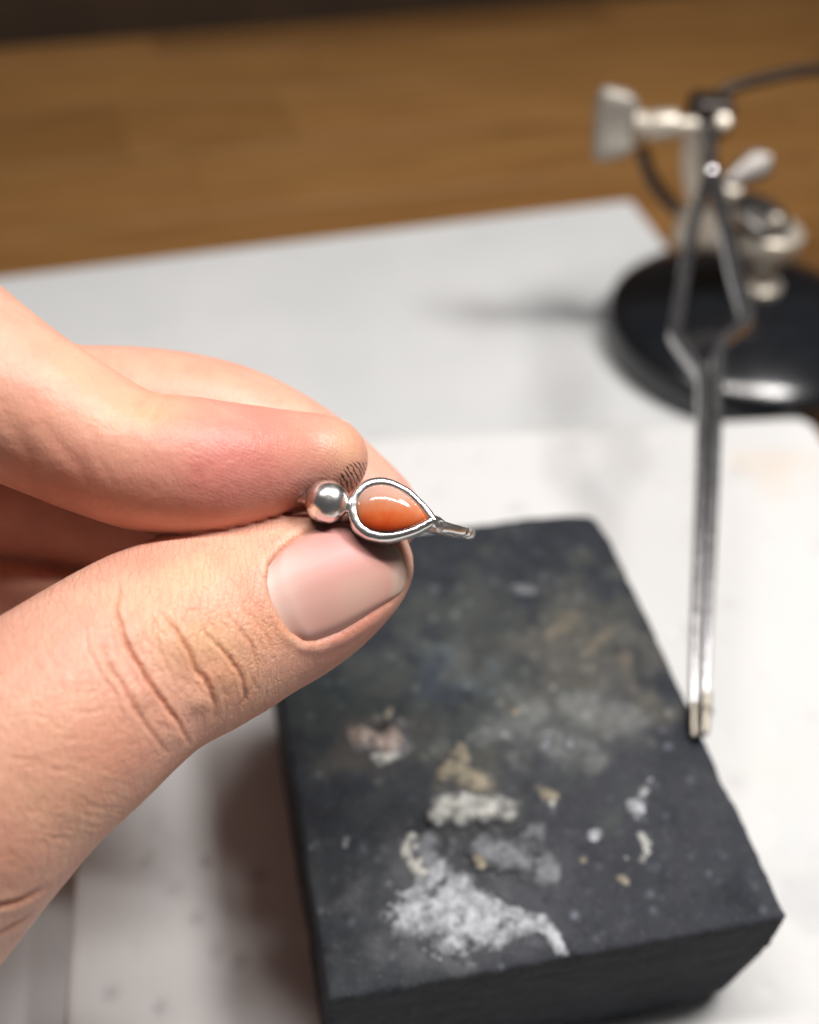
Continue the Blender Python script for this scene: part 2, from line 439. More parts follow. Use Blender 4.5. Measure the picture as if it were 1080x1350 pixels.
    for x, y, rr, dep in pits:
        d = np.linalg.norm(loc - lc(x, y), axis=1) / rr; b = np.exp(-d ** 2) * top; P[:, 2] -= b * dep; c *= (1 - .45 * np.clip(b, 0, 1))[:, None]
    for _ in range(560):
        q = rng.uniform([0, 0], [CW, CL]); rr = rng.uniform(.25, .6); b = np.exp(-(np.linalg.norm(loc - q, axis=1) / rr) ** 2) * top
        P[:, 2] += b * rng.uniform(-.35, .18); g = rng.uniform(.5, 1.9) if rng.random() < .75 else rng.uniform(2, 3.8); c *= (1 + b * (g - 1))[:, None]
    m = Mat('charcoal'); v_ = m.coord(); n1 = m.noise(v_, 900, 5, .7); n2 = m.noise(v_, 1500, 4, .7)
    sp = m.ramp(n2, [(.58, (0, 0, 0)), (.72, (1, 1, 1))])
    cc = m.mix(m.math('MULTIPLY', n1, .5), m.attr('col', 'Color'), (.012, .014, .018))
    m.l(m.mix(m.math('MULTIPLY', sp, .42), cc, (.17, .175, .19)), m.b.inputs['Base Color'])
    m.set(Roughness=.75); m.b.inputs['Specular IOR Level'].default_value = .25
    m.l(m.bump(n1, .7, .0005), m.b.inputs['Normal'])
    o = mesh_obj('charcoal_block', P, f, m.m, origin=CB + cu * CW / 2 + cv * CL / 2 - np.array([0, 0, CH])); point_attr(o, 'col', c, 'FLOAT_COLOR')
    tag(o, 'black charcoal soldering block with burnt stains and white flux crust on top', 'charcoal block')
    return o, lc
block, block_lc = charcoal()

def crust_mat(name, c1, c2, rough=.75):
    m = Mat(name); v = m.coord(); n = m.noise(v, 520, 6, .65)
    k = m.math('ADD', m.attr('thick'), m.math('MULTIPLY_ADD', n, .8, -.45)); cl = m.n('ShaderNodeClamp'); m.l(k, cl.inputs[0])
    m.l(m.mix(cl.outputs[0], (.035, .038, .043), m.ramp(n, [(.28, c1), (.70, c2)])), m.b.inputs['Base Color']); m.set(Roughness=rough)
    m.l(m.bump(m.noise(v, 1500, 4), .6, .0004), m.b.inputs['Normal']); return m.m
white_crust = crust_mat('white_flux_crust', (.16, .17, .19), (.52, .54, .57))
pale_crust = crust_mat('pale_flux_crust', (.24, .25, .24), (.54, .54, .50))
tan_crust = crust_mat('tan_flux_crust', (.13, .11, .075), (.33, .295, .215))
pink_crust = crust_mat('pinkish_flux_glass', (.16, .12, .10), (.36, .29, .25), .35)
grey_crust = crust_mat('grey_flux_haze', (.08, .085, .095), (.22, .23, .25))
def crust(name, blobs, mat, height, seed, thr=.42, fs=.9, hole=None, label=None):
    """a lumpy crust: height field over the block top, kept where the summed blobs and noise exceed a threshold"""
    C = [(block_lc(x, y), r) for x, y, r in blobs]; height *= .55
    C = C + [((a[0] * (1 - k) + b[0] * k), (a[1] + b[1]) / 2) for a, b in zip(C[:-1], C[1:]) for k in (.33, .67)]
    lo = np.min([c - r * 1.8 for c, r in C], 0); hi = np.max([c + r * 1.8 for c, r in C], 0); h = .22
    nx, ny = (int(k) for k in (hi - lo) / h + 1)
    if nx * ny > 60000: h = math.sqrt((hi - lo).prod() / 60000); nx, ny = (int(k) for k in (hi - lo) / h + 1)
    X, Y = np.meshgrid(lo[0] + h * np.arange(nx), lo[1] + h * np.arange(ny), indexing='ij')
    fld = np.zeros_like(X)
    for c, r in C: fld = np.maximum(fld, np.exp(-((X - c[0]) ** 2 + (Y - c[1]) ** 2) / r ** 2))
    p = np.stack([X, Y, np.full_like(X, seed * 3.7)], -1)
    fld = fld * (1 + .8 * fbm(p * fs * .6, 5)) + .16 * fbm(p * fs * 2.2, 4)
    if hole:
        for x, y, r in hole:
            c = block_lc(x, y); fld -= 1.2 * np.exp(-((X - c[0]) ** 2 + (Y - c[1]) ** 2) / r ** 2)
    Z = np.clip(fld - thr, -.3, 1) * height * 1.6 + np.clip(fld - thr, 0, 1) * height * 1.1 * fbm(p * .9, 4) - .05
    keep = fld > thr - .12
    idx = -np.ones_like(X, int); kq = keep[:-1, :-1] & keep[1:, :-1] & keep[1:, 1:] & keep[:-1, 1:]
    used = np.zeros_like(keep); used[:-1, :-1] |= kq; used[1:, :-1] |= kq; used[1:, 1:] |= kq; used[:-1, 1:] |= kq
    idx[used] = np.arange(used.sum())
    P = CB + X[used][:, None] * cu + Y[used][:, None] * cv + np.outer(Z[used], [0, 0, 1])
    ii = np.argwhere(kq); a, b = ii[:, 0], ii[:, 1]
    F = np.stack([idx[a, b], idx[a + 1, b], idx[a + 1, b + 1], idx[a, b + 1]], 1)
    o = mesh_obj(name, P, F, mat, parent=block); point_attr(o, 'thick', np.clip((fld[used] - thr) * 1.9 - .02 + .45 * fbm(p[used] * 1.1 + 50, 3), 0, 1))
    if label: o['label'] = label
    return o
crust('flux_crust', [(580, 1190, 5), (545, 1205, 5), (610, 1195, 4.5), (640, 1205, 4), (565, 1165, 3.2), (580, 1150, 2.6), (670, 1215, 3), (600, 1225, 5)], white_crust, .75, 1, .40, 1.1, label='powdery grey-white crust near the front of the block')
crust('flux_streak', [(690, 1216, 2.2), (710, 1216, 1.8), (724, 1226, 1.5), (732, 1238, 1.4), (740, 1250, 1.3)], white_crust, .6, 2, .40, 1.3)
crust('flux_crust', [(590, 1065, 2.6), (612, 1060, 2.8), (640, 1062, 3.0), (665, 1068, 2.4), (578, 1075, 1.8)], pale_crust, .95, 3, .40, 1.0, label='thick pale crust in the middle of the block')
crust('flux_crust', [(600, 1015, 2.4), (620, 1030, 3.2), (640, 1035, 2.6), (590, 1020, 2), (608, 985, 1.4), (612, 1000, 1.6)], tan_crust, 1.0, 4, .45, 1.2, label='tan flux lump')
crust('flux_rim', [(536, 1112, 1.1), (538, 1125, 1.1), (542, 1138, 1.2), (550, 1148, 1.3), (560, 1152, 1.3), (542, 1103, 1.0)], pale_crust, .55, 5, .42, 1.5)
crust('flux_crust', [(552, 1120, 2.6), (562, 1135, 2.6), (566, 1108, 2)], grey_crust, .5, 6, .45, 1.2)
crust('flux_crust', [(497, 968, 4.4), (508, 970, 4.0), (486, 967, 3.6)], pink_crust, .9, 7, .38, .9, hole=[(499, 957, 1.7)], label='round pinkish glassy flux spot with a dark pit')
crust('flux_rim', [(497, 1000, 1.5), (510, 998, 1.4), (522, 990, 1.3), (530, 980, 1.1)], pale_crust, .45, 8, .45, 1.6)
crust('flux_haze', [(690, 1130, 4), (640, 1120, 3), (720, 1150, 3), (700, 1100, 3)], grey_crust, .15, 9, .55, .9)
for k, (blobs, mt, hgt) in enumerate([
    ([(838, 1062, 1.8), (842, 1075, 1.8), (846, 1050, 1.2), (853, 1036, .9), (858, 1028, .7)], white_crust, .6),
    ([(846, 1104, 1.0), (852, 1112, 1.1), (853, 1122, 1.1), (848, 1132, 1.0)], pale_crust, .6),
    ([(716, 1040, 1.4), (722, 1048, 1.6), (730, 1050, 1.2)], tan_crust, .7), ([(731, 1055, 1.0), (728, 1060, .8)], pale_crust, .5),
    ([(683, 776, 1.4), (694, 777, 1.5), (702, 778, 1.2)], grey_crust, .5), ([(786, 1099, 1.1), (782, 1104, 1.0)], white_crust, .4),
    ([(768, 1132, .9)], tan_crust, .4), ([(680, 939, 1.1)], tan_crust, .6), ([(820, 1158, .9), (826, 1164, .8)], tan_crust, .4),
    ([(824, 1131, .8)], white_crust, .4), ([(632, 1132, 1.0), (634, 1140, 1.0)], tan_crust, .4), ([(750, 982, 1.2), (752, 970, 1.0)], grey_crust, .4),
    ([(457, 1107, .8), (454, 1116, .7)], grey_crust, .4), ([(722, 975, 1.2), (716, 985, 1.0)], grey_crust, .4), ([(514, 936, .8), (512, 944, .8)], tan_crust, .4)]):
    crust('flux_bead', blobs, mt, hgt, 20 + k, .42, 1.4)

# ------------------------------------------------------------------ third-hand stand
ST = np.array([90.5, 275.0, Z_SHEET])
def black_mat():
    m = Mat('black_enamel'); v = m.coord(); n = m.noise(v, 300, 4)
    m.l(m.ramp(n, [(.3, (.005, .006, .008)), (.8, (.012, .013, .016))]), m.b.inputs['Base Color'])
    m.l(m.math('MULTIPLY_ADD', n, .10, .17), m.b.inputs['Roughness']); m.set(Coat_Weight=.3, Coat_Roughness=.14); return m.m
stand = empty('third_hand_stand', ST)
tag(stand, 'third-hand stand with round black weighted base and nickel clamp joints', 'tool stand')
prof = [(0.01, .02), (37.5, .02), (38.6, .6), (39, 1.6), (39, 8.0), (38.6, 9.6), (37.4, 10.9), (34, 12.6), (30, 14.3), (26, 15.7), (22, 16.9), (18, 17.9), (14, 18.75), (10, 19.35), (6, 19.75), (3, 19.93), (.01, 20)]
v, f = lathe(ST, (0, 0, 1), prof, 96); base = mesh_obj('base', v, f, black_mat(), parent=stand); fix_normals(base)
def S(px, py, Y=274.0): return ony(px, py, Y)
def part(name, vf, mat, parent=stand, smooth=True):
    o = mesh_obj(name, vf[0], vf[1], mat, parent=parent, smooth=smooth); fix_normals(o)
    try: o.data.set_sharp_from_angle(angle=math.radians(40))
    except Exception: pass
    return o
# post with collar
foot = S(1003, 372, 275)
part('post', lathe(np.array([foot[0], 275, ST[2] + 18.5]), (0, 0, 1), [(5.5, 0), (5.8, .8), (5.8, 3.2), (4.2, 4.4), (3.2, 5.5), (3.2, 16)], 32), nickel)
# bowl-shaped lower joint
bc = S(1003, 345, 275)
part('joint_cup', lathe(bc, (.05, 0, 1), [(.01, 0), (3.5, .2), (6.3, 1.6), (8.0, 4.2), (8.6, 7.2), (8.5, 9.8), (7.6, 10.6), (.01, 10.8)], 40), nickel)
part('clamp_disc', lathe(S(1000, 288, 275), (.28, -.1, 1), [(.01, 0), (7.6, 0), (8.2, .5), (8.2, 1.9), (7.6, 2.4), (.01, 2.4)], 40), nickel_dark)
part('screw_head', lathe(S(1022, 291, 268), (.3, -.5, 1), [(.01, -1), (1.9, -1), (1.9, .8), (1.2, 1.7), (.01, 2)], 20), nickel)
# left clamp barrels
for px in (908, 938):
    part('clamp_cheek', lathe(S(px, 325, 271), (0, 0.1, 1), [(.01, 0), (3.2, .2), (4.2, 1.4), (4.6, 4), (4.4, 8), (3.4, 10.6), (.01, 11.2)], 28), nickel)
part('cross_bar', tube([S(900, 305, 272), S(1010, 312, 275)], 2.6, 20), nickel)
# tongue rising to the head
pts = catmull([S(922, 275, 272), S(914, 240, 272), S(913, 200, 272), S(920, 160, 272)], 6)
xs = np.array([1., 0, 0]); ys = np.array([0, 1., 0])
part('tongue', strip(pts, np.linspace(4.6, 5.6, len(pts)), [3.2] * len(pts), xs, ys, 1.0), nickel)
# wing nut blade
def wing(name, c, d1, d2, L, W, T, mat):
    d1 = np.array(d1, float); d1 /= np.linalg.norm(d1); d2 = np.array(d2, float); d2 -= d1 * (d2 @ d1); d2 /= np.linalg.norm(d2); d3 = np.cross(d1, d2)
    n = 9; t = np.linspace(0, 1, n); rings = []; a = np.linspace(0, 2 * np.pi, 20, endpoint=False)
    for k in t:
        ww = W * (.42 + .58 * math.sin(min(1, k * 1.25) * math.pi / 2)) * (1 if k < .8 else math.sqrt(max(.03, 1 - ((k - .8) / .205) ** 2)))
        rings.append(c + d1 * L * k + (np.cos(a)[:, None] * d2 * ww / 2 + np.sign(np.sin(a))[:, None] * (abs(np.sin(a)) ** .7)[:, None] * d3 * T / 2 * (1 if k < .85 else .7)))
    return part(name, loft(rings), mat)
wing('wing_nut', S(958, 240, 270), RT * .8 + UP * .45, UP, 12.5, 7.5, 2.4, nickel_dark)
part('wing_hub', lathe(S(962, 250, 271), (.2, -.6, 1), [(.01, -2.5), (3.2, -2.5), (3.2, 1), (2.2, 2.4), (.01, 2.6)], 24), nickel)
# horizontal thumbscrew: shaft, collar, two paddle wings
part('thumbscrew_shaft', tube([S(918, 165, 270), S(852, 165, 270)], 2.0, 20), nickel)
part('thumbscrew_collar', lathe(S(893, 163, 270), S(850, 166, 270) - S(893, 163, 270), [(.01, 0), (3.0, 0), (3.4, .6), (3.4, 6.2), (2.8, 7), (.01, 7)], 28), nickel)
v, f = box_shell(16.5, 7.4, 10.5, .7); v = round_box(v, 16.5, 7.4, 10.5, np.full(len(v), 3.6)) + np.array([0, 0, 5.25])
v[:, 1] *= .55 + .45 * np.abs(v[:, 0] / 8.25) ** 1.5; v[:, 0] *= 1 - .16 * np.clip(v[:, 2] / 5.25, -1, 1)
fz = FW * .86 + UP * .45; fz -= UP * 0; uz = UP * .89 - FW * .45; pc = S(812, 164, 269)
part('thumbscrew_paddle', (pc + v[:, :1] * uz + v[:, 1:2] * fz + v[:, 2:] * RT, f), paddle_nickel)
part('thumbscrew_neck', tube([S(835, 165, 270), S(858, 165, 270)], [4.2, 2.6], 20), nickel)
# dark clamp head gripping the tweezers, with its small screw
hc = S(935, 150, 276)
v, f = box_shell(10.5, 9, 9, .9); v = round_box(v, 10.5, 9, 9, np.full(len(v), 2.0)); part('clamp_head', (hc + v + np.array([0, 0, 4.5]), f), blackened)
part('clamp_screw', lathe(S(953, 160, 268), -FW, [(.01, -3), (2.0, -3), (2.0, .4), (1.4, 1.1), (.01, 1.3)], 20), nickel)
part('rod', tube(catmull([S(846, 196, 284), S(856, 228, 284), S(872, 254, 282), S(892, 276, 278), S(912, 292, 275)], 6), 1.7, 14), blackened)
part('gooseneck', tube(catmull([S(936, 140, 280), S(960, 118, 284), S(1010, 104, 290), S(1080, 92, 298), S(1200, 96, 312), S(1280, 140, 320)], 8), 1.5, 16), blackened)

# ------------------------------------------------------------------ cross-lock tweezers held by the stand
A = ony(935, 140, 282.0); T = onz(922, 966, 1.6)
tn = np.cross(A - T, np.array([1.0, 0, 0])); tn /= np.linalg.norm(tn)
if tn[2] < 0: tn = -tn
def W(px, py, off=0.0):
    d = ray(px, py); t = ((T - CAM) @ tn) / (d @ tn); return CAM + d * t + tn * off
tw = empty('cross_lock_tweezers', T); tag(tw, 'steel cross-locking tweezers hanging from the stand, tips on the charcoal block edge', 'tweezers')
side = np.array([1., 0, 0])
def arm(pxs, ws, ds, off, name='arm'):
    pts = catmull([W(x, y, off) for x, y in pxs], 5); t = np.linspace(0, len(pxs) - 1, len(pts))
    return part(name, strip(pts, np.interp(t, range(len(ws)), ws), np.interp(t, range(len(ds)), ds), side, tn, .3), steel, tw)
LA = [(944, 150), (938, 205), (926, 258), (914, 300), (903, 365), (894, 422), (893, 440), (910, 467), (926, 490), (928, 520), (925, 640), (919, 800), (916.5, 900), (916.5, 962)]
RA = [(926, 150), (932, 205), (944, 258), (955, 305), (969, 370), (982, 415), (980, 432), (958, 450), (946, 468), (944, 500), (939, 640), (932.5, 800), (928.5, 900), (926.5, 966)]
wl = [2.6, 2.7, 2.8, 2.6, 2.6, 2.7, 2.8, 2.7, 2.4, 2.2, 1.9, 1.55, 1.3, 1.05]
dl = [2.2, 2.2, 2.2, 2.2, 2.4, 2.6, 2.8, 3.0, 3.0, 3.0, 2.8, 2.2, 1.7, 1.2]
arm(LA, wl, dl, -1.0); arm(RA, [x + .5 for x in wl[:8]] + wl[8:], dl, 1.0)
tip_mat = metal('heat_tinted_tip', (.17, .155, .13), .4, .4, 900, .4)
for pts_, off in (([(917.5, 925), (916.5, 950), (916.5, 969)], -.9), ([(928.5, 920), (928, 948), (926.5, 972)], 1.05)):
    q = [W(x, y, off) for x, y in pts_]; part('tip', strip(q, [1.7, 1.5, 1.25], [2.0, 1.8, 1.5], side, tn, .3), tip_mat, tw)
part('solder_bump', lathe(W(930, 942, 1.2), tn, [(.01, -.9), (.8, -.6), (1.0, .1), (.6, .8), (.01, 1)], 12), tip_mat, tw)
part('rivet', lathe(W(935, 232, 2.0), tn, [(.01, 0), (1.6, 0), (1.6, .6), (.9, 1.1), (.01, 1.2)], 20), steel, tw)

# ------------------------------------------------------------------ ring: band, ball, bezel, stone
def build_ring():
    e1 = RT * .978 - UP * .205; e1 /= np.linalg.norm(e1)
    nrm = -FW * .95 + UP * .27 + RT * .02; nrm -= e1 * (nrm @ e1); nrm /= np.linalg.norm(nrm)   # face of the setting
    e2 = np.cross(nrm, e1)                                                                     # 'up' across the setting
    view = (at(505, 679, 140) - CAM); view /= np.linalg.norm(view)
    bn = -view - e1 * (-view @ e1); bn /= np.linalg.norm(bn)
    bn = bn + .02 * e2; bn /= np.linalg.norm(bn); b3 = np.cross(bn, e1)
    R, rw = 10.8, .68
    C = at(504.5, 680, 141.9)
    root = empty('ring', C - np.array([0, 0, R])); tag(root, 'silver ring with a ball head and orange teardrop stone held between finger and thumb', 'ring')
    # band with two pairs of filed notches near its right end
    a = np.concatenate([np.linspace(math.radians(50), 0, 140), np.linspace(-.02, -math.radians(228), 200)]); rings = []; t = np.linspace(0, 2 * np.pi, 14, endpoint=False)
    for ang in a:
        rr = rw * (1 + .04 * math.sin(9 * ang) + .03 * math.sin(23 * ang + 1))
        for g in (.46, .33, .25, .17): rr *= 1 - .30 * math.exp(-((ang - g) / .016) ** 2)
        rad = math.cos(ang) * e1 + math.sin(ang) * bn
        fw_ = 4.2 * math.exp(-((ang + math.pi) / .5) ** 2)      # the hand-bent band bulges where it meets the ball
        rings.append(C + rad * R + bn * fw_ + rr * (np.cos(t)[:, None] * rad * 1.0 + np.sin(t)[:, None] * b3))
    v, f = loft(rings); o = part('band', (v, f), silver, root)
    oxid = metal('oxidised_silver', (.10, .095, .09), .5, .1, 900)
    for g in (.46, .33, .25, .17):
        rad = math.cos(g) * e1 + math.sin(g) * bn; tan = -math.sin(g) * e1 + math.cos(g) * bn; q = C + rad * R
        part('notch', loft([q + tan * k * .10 + rw * .90 * (np.cos(t)[:, None] * rad + np.sin(t)[:, None] * b3) for k in (-1, 1)]), oxid, root)
    # ball
    bm = bmesh.new(); bmesh.ops.create_icosphere(bm, subdivisions=5, radius=1.0)
    P = np.array([x.co[:] for x in bm.verts]); F = [[x.index for x in q.verts] for q in bm.faces]; bm.free()
    bc = at(431, 661.5, 134.0); rb = 2.56
    P = P * (1 + .022 * fbm(P * 1.6, 3) + .010 * fbm(P * 5, 3))[:, None]
    part('ball', (bc + P * rb, F), silver, root)
    # solder neck between ball and bezel, seat under the ball
    bz = at(518.5, 674, 133.6)
    part('solder_joint', tube([bc + e1 * 1.9, bc + e1 * 2.6, bz - e1 * 4.9 - nrm * .9], [1.15, .72, .95], 16), silver, root)
    # teardrop outline
    tt = np.linspace(0, 2 * np.pi, 140, endpoint=False)
    def pear(d, m_=.86):
        return np.stack([(4.62 + 1.10 * d) * np.cos(tt) + .08 * d, (4.05 + 1.28 * d) * np.sin(tt) * np.abs(np.sin(tt / 2)) ** m_], 1)
    O = pear(0); wob = fbm(np.stack([O[:, 0], O[:, 1], 0 * tt], 1) * .8, 3); wob2 = fbm(np.stack([O[:, 0], O[:, 1], 0 * tt + 9], 1) * 1.6, 2)
    def ring3(d, z, wz=0):
        o_ = pear(d) * (1 + .020 * wob + .003 * wob2)[:, None]; return bz + o_[:, :1] * e1 + o_[:, 1:2] * e2 + np.outer(z + wob2 * wz, nrm)
    rings = [ring3(.05, -2.0), ring3(.50, -2.0), ring3(.62, -1.5, .02), ring3(.66, -.7, .04), ring3(.62, -.2, .04), ring3(.46, .14, .05), ring3(.22, .30, .05), ring3(-.08, .34, .05), ring3(-.34, .26, .04), ring3(-.50, .06, .02), ring3(-.52, -.5), ring3(-.5, -2.0)]
    v, f = loft(rings, cap=False); part('bezel', (v, f), silver, root)
    cnr = bz + e1 * 5.0 - nrm * .9
    part('bezel_tip_joint', tube([bz + e1 * 4.5 - nrm * .5, cnr + e1 * .2 - nrm * .2, cnr + e1 * 1.0 - nrm * .9], [.75, .8, .6], 14), silver, root)
    # cabochon
    rows = []
    for k in np.linspace(0, 1, 22):
        s = math.cos(k * math.pi / 2); z = math.sin(k * math.pi / 2)
        ell = np.stack([3.6 * np.cos(tt) - .9, 3.0 * np.sin(tt)], 1); o_ = (pear(-.28) * (1 - z) + ell * z) * max(s, .004) + np.array([-.35 * z, .05 * z])
        rows.append(bz + o_[:, :1] * e1 + o_[:, 1:2] * e2 + nrm * (-.25 + 1.55 * z))
    v, f = loft(rows, cap=True)
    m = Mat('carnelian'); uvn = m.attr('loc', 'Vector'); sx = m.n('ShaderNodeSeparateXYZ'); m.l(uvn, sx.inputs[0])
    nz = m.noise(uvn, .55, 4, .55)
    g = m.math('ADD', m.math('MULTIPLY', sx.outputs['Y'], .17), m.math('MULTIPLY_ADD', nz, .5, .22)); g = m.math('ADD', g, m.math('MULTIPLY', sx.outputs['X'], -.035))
    cr = m.ramp(g, [(.08, (.56, .062, .010)), (.32, (.60, .13, .035)), (.54, (.55, .21, .11)), (.78, (.54, .32, .25))])  # translucency and reflected light painted in: paler upper left, redder lower right
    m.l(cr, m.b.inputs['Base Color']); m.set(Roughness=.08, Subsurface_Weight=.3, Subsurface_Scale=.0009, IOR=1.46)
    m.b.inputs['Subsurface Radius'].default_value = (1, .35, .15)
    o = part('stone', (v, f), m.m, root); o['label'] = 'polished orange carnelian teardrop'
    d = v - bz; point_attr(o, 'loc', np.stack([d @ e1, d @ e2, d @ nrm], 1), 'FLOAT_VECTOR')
build_ring()

# ------------------------------------------------------------------ hand
def hpt(px, py, depth):                 # hand frame: x right, y up, z away (mm)
    return np.array([(px - 540) / F_PX * depth, -(py - 675) / F_PX * depth, depth])
HC = 0.47
X0, X1, Y0, Y1, Zn, Zf = -120.0, 8.0, -74.0, 34.0, 96.0, 196.0
gx, gy, gz = np.arange(X0, X1, HC), np.arange(Y0, Y1, HC), np.arange(Zn, Zf, HC)
SH = (len(gx), len(gy), len(gz))
def smin(a, b, k):
    h = np.clip(.5 + .5 * (b - a) / k, 0, 1); return b * (1 - h) + a * h - k * h * (1 - h)
BIG = np.float32(9.0)
def chain(keys, n=5, k=1.2, zs=1.0):
    """distance field of a smoothly tapering limb through (px,py,depth,radius) keys; zs flattens or widens it in depth"""
    P = np.array([[*hpt(a, b, c), r] for a, b, c, r in keys]); P = catmull(P, n) if len(P) > 2 else P
    D = np.full(SH, BIG, np.float32)
    for a, b in zip(P[:-1], P[1:]):
        R = max(a[3], b[3]); lo = np.minimum(a[:3], b[:3]) - R * max(1, zs) - 7; hi = np.maximum(a[:3], b[:3]) + R * max(1, zs) + 7
        s = [slice(max(0, int((l - o) / HC)), max(0, int((h - o) / HC) + 1)) for l, h, o in zip(lo, hi, (X0, Y0, Zn))]
        if any(q.stop <= q.start for q in s): continue
        x = gx[s[0]][:, None, None].astype(np.float32); y = gy[s[1]][None, :, None].astype(np.float32); z = gz[s[2]][None, None, :].astype(np.float32)
        if x.size == 0 or y.size == 0 or z.size == 0: continue
        ab = b[:3] - a[:3]; L2 = (ab ** 2).sum() + 1e-9
        t = np.clip(((x - a[0]) * ab[0] + (y - a[1]) * ab[1] + (z - a[2]) * ab[2]) / L2, 0, 1)
        d = np.sqrt((x - a[0] - t * ab[0]) ** 2 + (y - a[1] - t * ab[1]) ** 2 + ((z - a[2] - t * ab[2]) / zs) ** 2) - (a[3] + t * (b[3] - a[3]))
        D[s[0], s[1], s[2]] = smin(D[s[0], s[1], s[2]], d.astype(np.float32), np.float32(k))
    return D
THUMB = [(-330, 1330, 136, 19), (-190, 1200, 127, 15.8), (-75, 1083, 122, 13.5), (15, 997, 122.5, 12.3), (92, 937, 125, 11.85), (185, 868, 129.5, 11.2), (262, 833, 133.5, 11.05), (330, 804, 137.5, 10.3), (395, 782, 139.3, 9.05), (445, 760, 140.2, 7.25), (482, 741, 141, 5.35)]
INDEX = [(-560, 420, 168, 11.5), (-330, 330, 148, 10.6), (-215, 350, 139, 10.4), (-100, 440, 135, 9.6), (0, 516, 132, 8.9), (90, 566, 132, 8.0), (175, 605, 132.5, 7.35), (255, 616, 133.5, 7.5), (335, 611, 136.5, 6.2), (388, 604.8, 139.5, 5.05), (434, 604.5, 141, 4.7)]
MIDDLE = [(-540, 520, 180, 11.0), (-300, 470, 166, 10), (-150, 495, 153, 9.0), (60, 537, 150, 8.1), (200, 545, 150.5, 8.0), (305, 566, 152, 7.9), (392, 606, 153, 7.25), (456, 651, 153, 6.4), (500, 680, 152.5, 5.25)]
RINGF = [(-520, 640, 180, 10.5), (-300, 620, 172, 9.5), (-80, 650, 167, 9.0), (110, 680, 166, 8.6), (250, 705, 162, 8.2), (350, 738, 156.5, 7.5), (415, 768, 153, 6.3)]
PINKY = [(-480, 790, 176, 9.5), (-260, 790, 168, 8.8), (-60, 805, 164, 8.4), (110, 840, 160, 8.1), (220, 868, 154, 7.3), (285, 882, 150, 6.4)]
PALM = [(-560, 470, 176, 17), (-600, 700, 176, 20), (-560, 900, 170, 20), (-520, 1150, 156, 20), (-560, 1400, 150, 21)]
PALM2 = [(-520, 700, 178, 18), (-420, 880, 164, 18), (-330, 1060, 146, 18), (-330, 1250, 138, 19)]
D_th = chain(THUMB, 5, 1.4, .95); D_in = chain(INDEX, 5, 1.2, 1.08)
palm = smin(chain(PALM, 4, 3), chain(PALM2, 4, 3), np.float32(6))
SDF = smin(D_th, palm, np.float32(7))
for D in (smin(D_in, palm, np.float32(6)), smin(chain(MIDDLE, 5, 1.2, 1.05), palm, np.float32(6)), smin(chain(RINGF, 5, 1.2), palm, np.float32(6)), smin(chain(PINKY, 5, 1.2), palm, np.float32(6))):
    SDF = smin(SDF, D, np.float32(.35))
del palm, D

def trilerp(Dv, p):
    q = (np.asarray(p) - np.array([X0, Y0, Zn])) / HC; q = np.clip(q, 0, np.array(SH) - 1.001); i = q.astype(int); f = q - i; out = 0
    for a in (0, 1):
        for b in (0, 1):
            for c in (0, 1):
                out = out + Dv[i[:, 0] + a, i[:, 1] + b, i[:, 2] + c] * (f[:, 0] if a else 1 - f[:, 0]) * (f[:, 1] if b else 1 - f[:, 1]) * (f[:, 2] if c else 1 - f[:, 2])
    return out
def grad(Dv, p, e=.5):
    g = np.stack([trilerp(Dv, p + np.eye(3)[k] * e) - trilerp(Dv, p - np.eye(3)[k] * e) for k in range(3)], 1)
    return g / (np.linalg.norm(g, axis=1, keepdims=True) + 1e-9)
def surface_nets(Dv):
    s = Dv < 0
    c = np.zeros(tuple(k - 1 for k in SH), np.int8)
    for a in (0, 1):
        for b in (0, 1):
            for d in (0, 1): c += s[a:SH[0] - 1 + a, b:SH[1] - 1 + b, d:SH[2] - 1 + d]
    act = (c > 0) & (c < 8); ids = np.argwhere(act); idx = -np.ones(act.shape, np.int32); idx[act] = np.arange(len(ids))
    acc = np.zeros((len(ids), 3)); cnt = np.zeros(len(ids)); i, j, k = ids.T
    cor = [(a, b, d) for a in (0, 1) for b in (0, 1) for d in (0, 1)]
    for p in cor:
        for ax in range(3):
            if p[ax]: continue
            q = list(p); q[ax] = 1
            v0 = Dv[i + p[0], j + p[1], k + p[2]]; v1 = Dv[i + q[0], j + q[1], k + q[2]]; m_ = (v0 < 0) != (v1 < 0)
            t = np.where(m_, v0 / np.where(m_, v0 - v1, 1), 0); pt = np.tile(np.array(p, float), (len(ids), 1)); pt[:, ax] += t
            acc[m_] += pt[m_]; cnt[m_] += 1
    Vt = (ids + acc / cnt[:, None]) * HC + np.array([X0, Y0, Zn]); F = []
    for ax in range(3):
        o1, o2 = (ax + 1) % 3, (ax + 2) % 3
        sl0 = [slice(1, SH[m_] - 1) for m_ in range(3)]; sl0[ax] = slice(0, SH[ax] - 1); sl1 = list(sl0); sl1[ax] = slice(1, SH[ax])
        a, b = s[tuple(sl0)], s[tuple(sl1)]
        for flip, mk in ((False, a & ~b), (True, ~a & b)):
            e = np.argwhere(mk) + np.array([0 if m_ == ax else 1 for m_ in range(3)])
            d1 = np.zeros(3, int); d1[o1] = 1; d2 = np.zeros(3, int); d2[o2] = 1
            q = [idx[tuple((e - x).T)] for x in (d1 + d2, d2, 0 * d1, d1)]
            f = np.stack(q, 1); F.append(f[:, ::-1] if flip else f)
    F = np.concatenate(F); return Vt, F[(F >= 0).all(1)]
HV, HF = surface_nets(SDF)
HN = grad(SDF, HV)
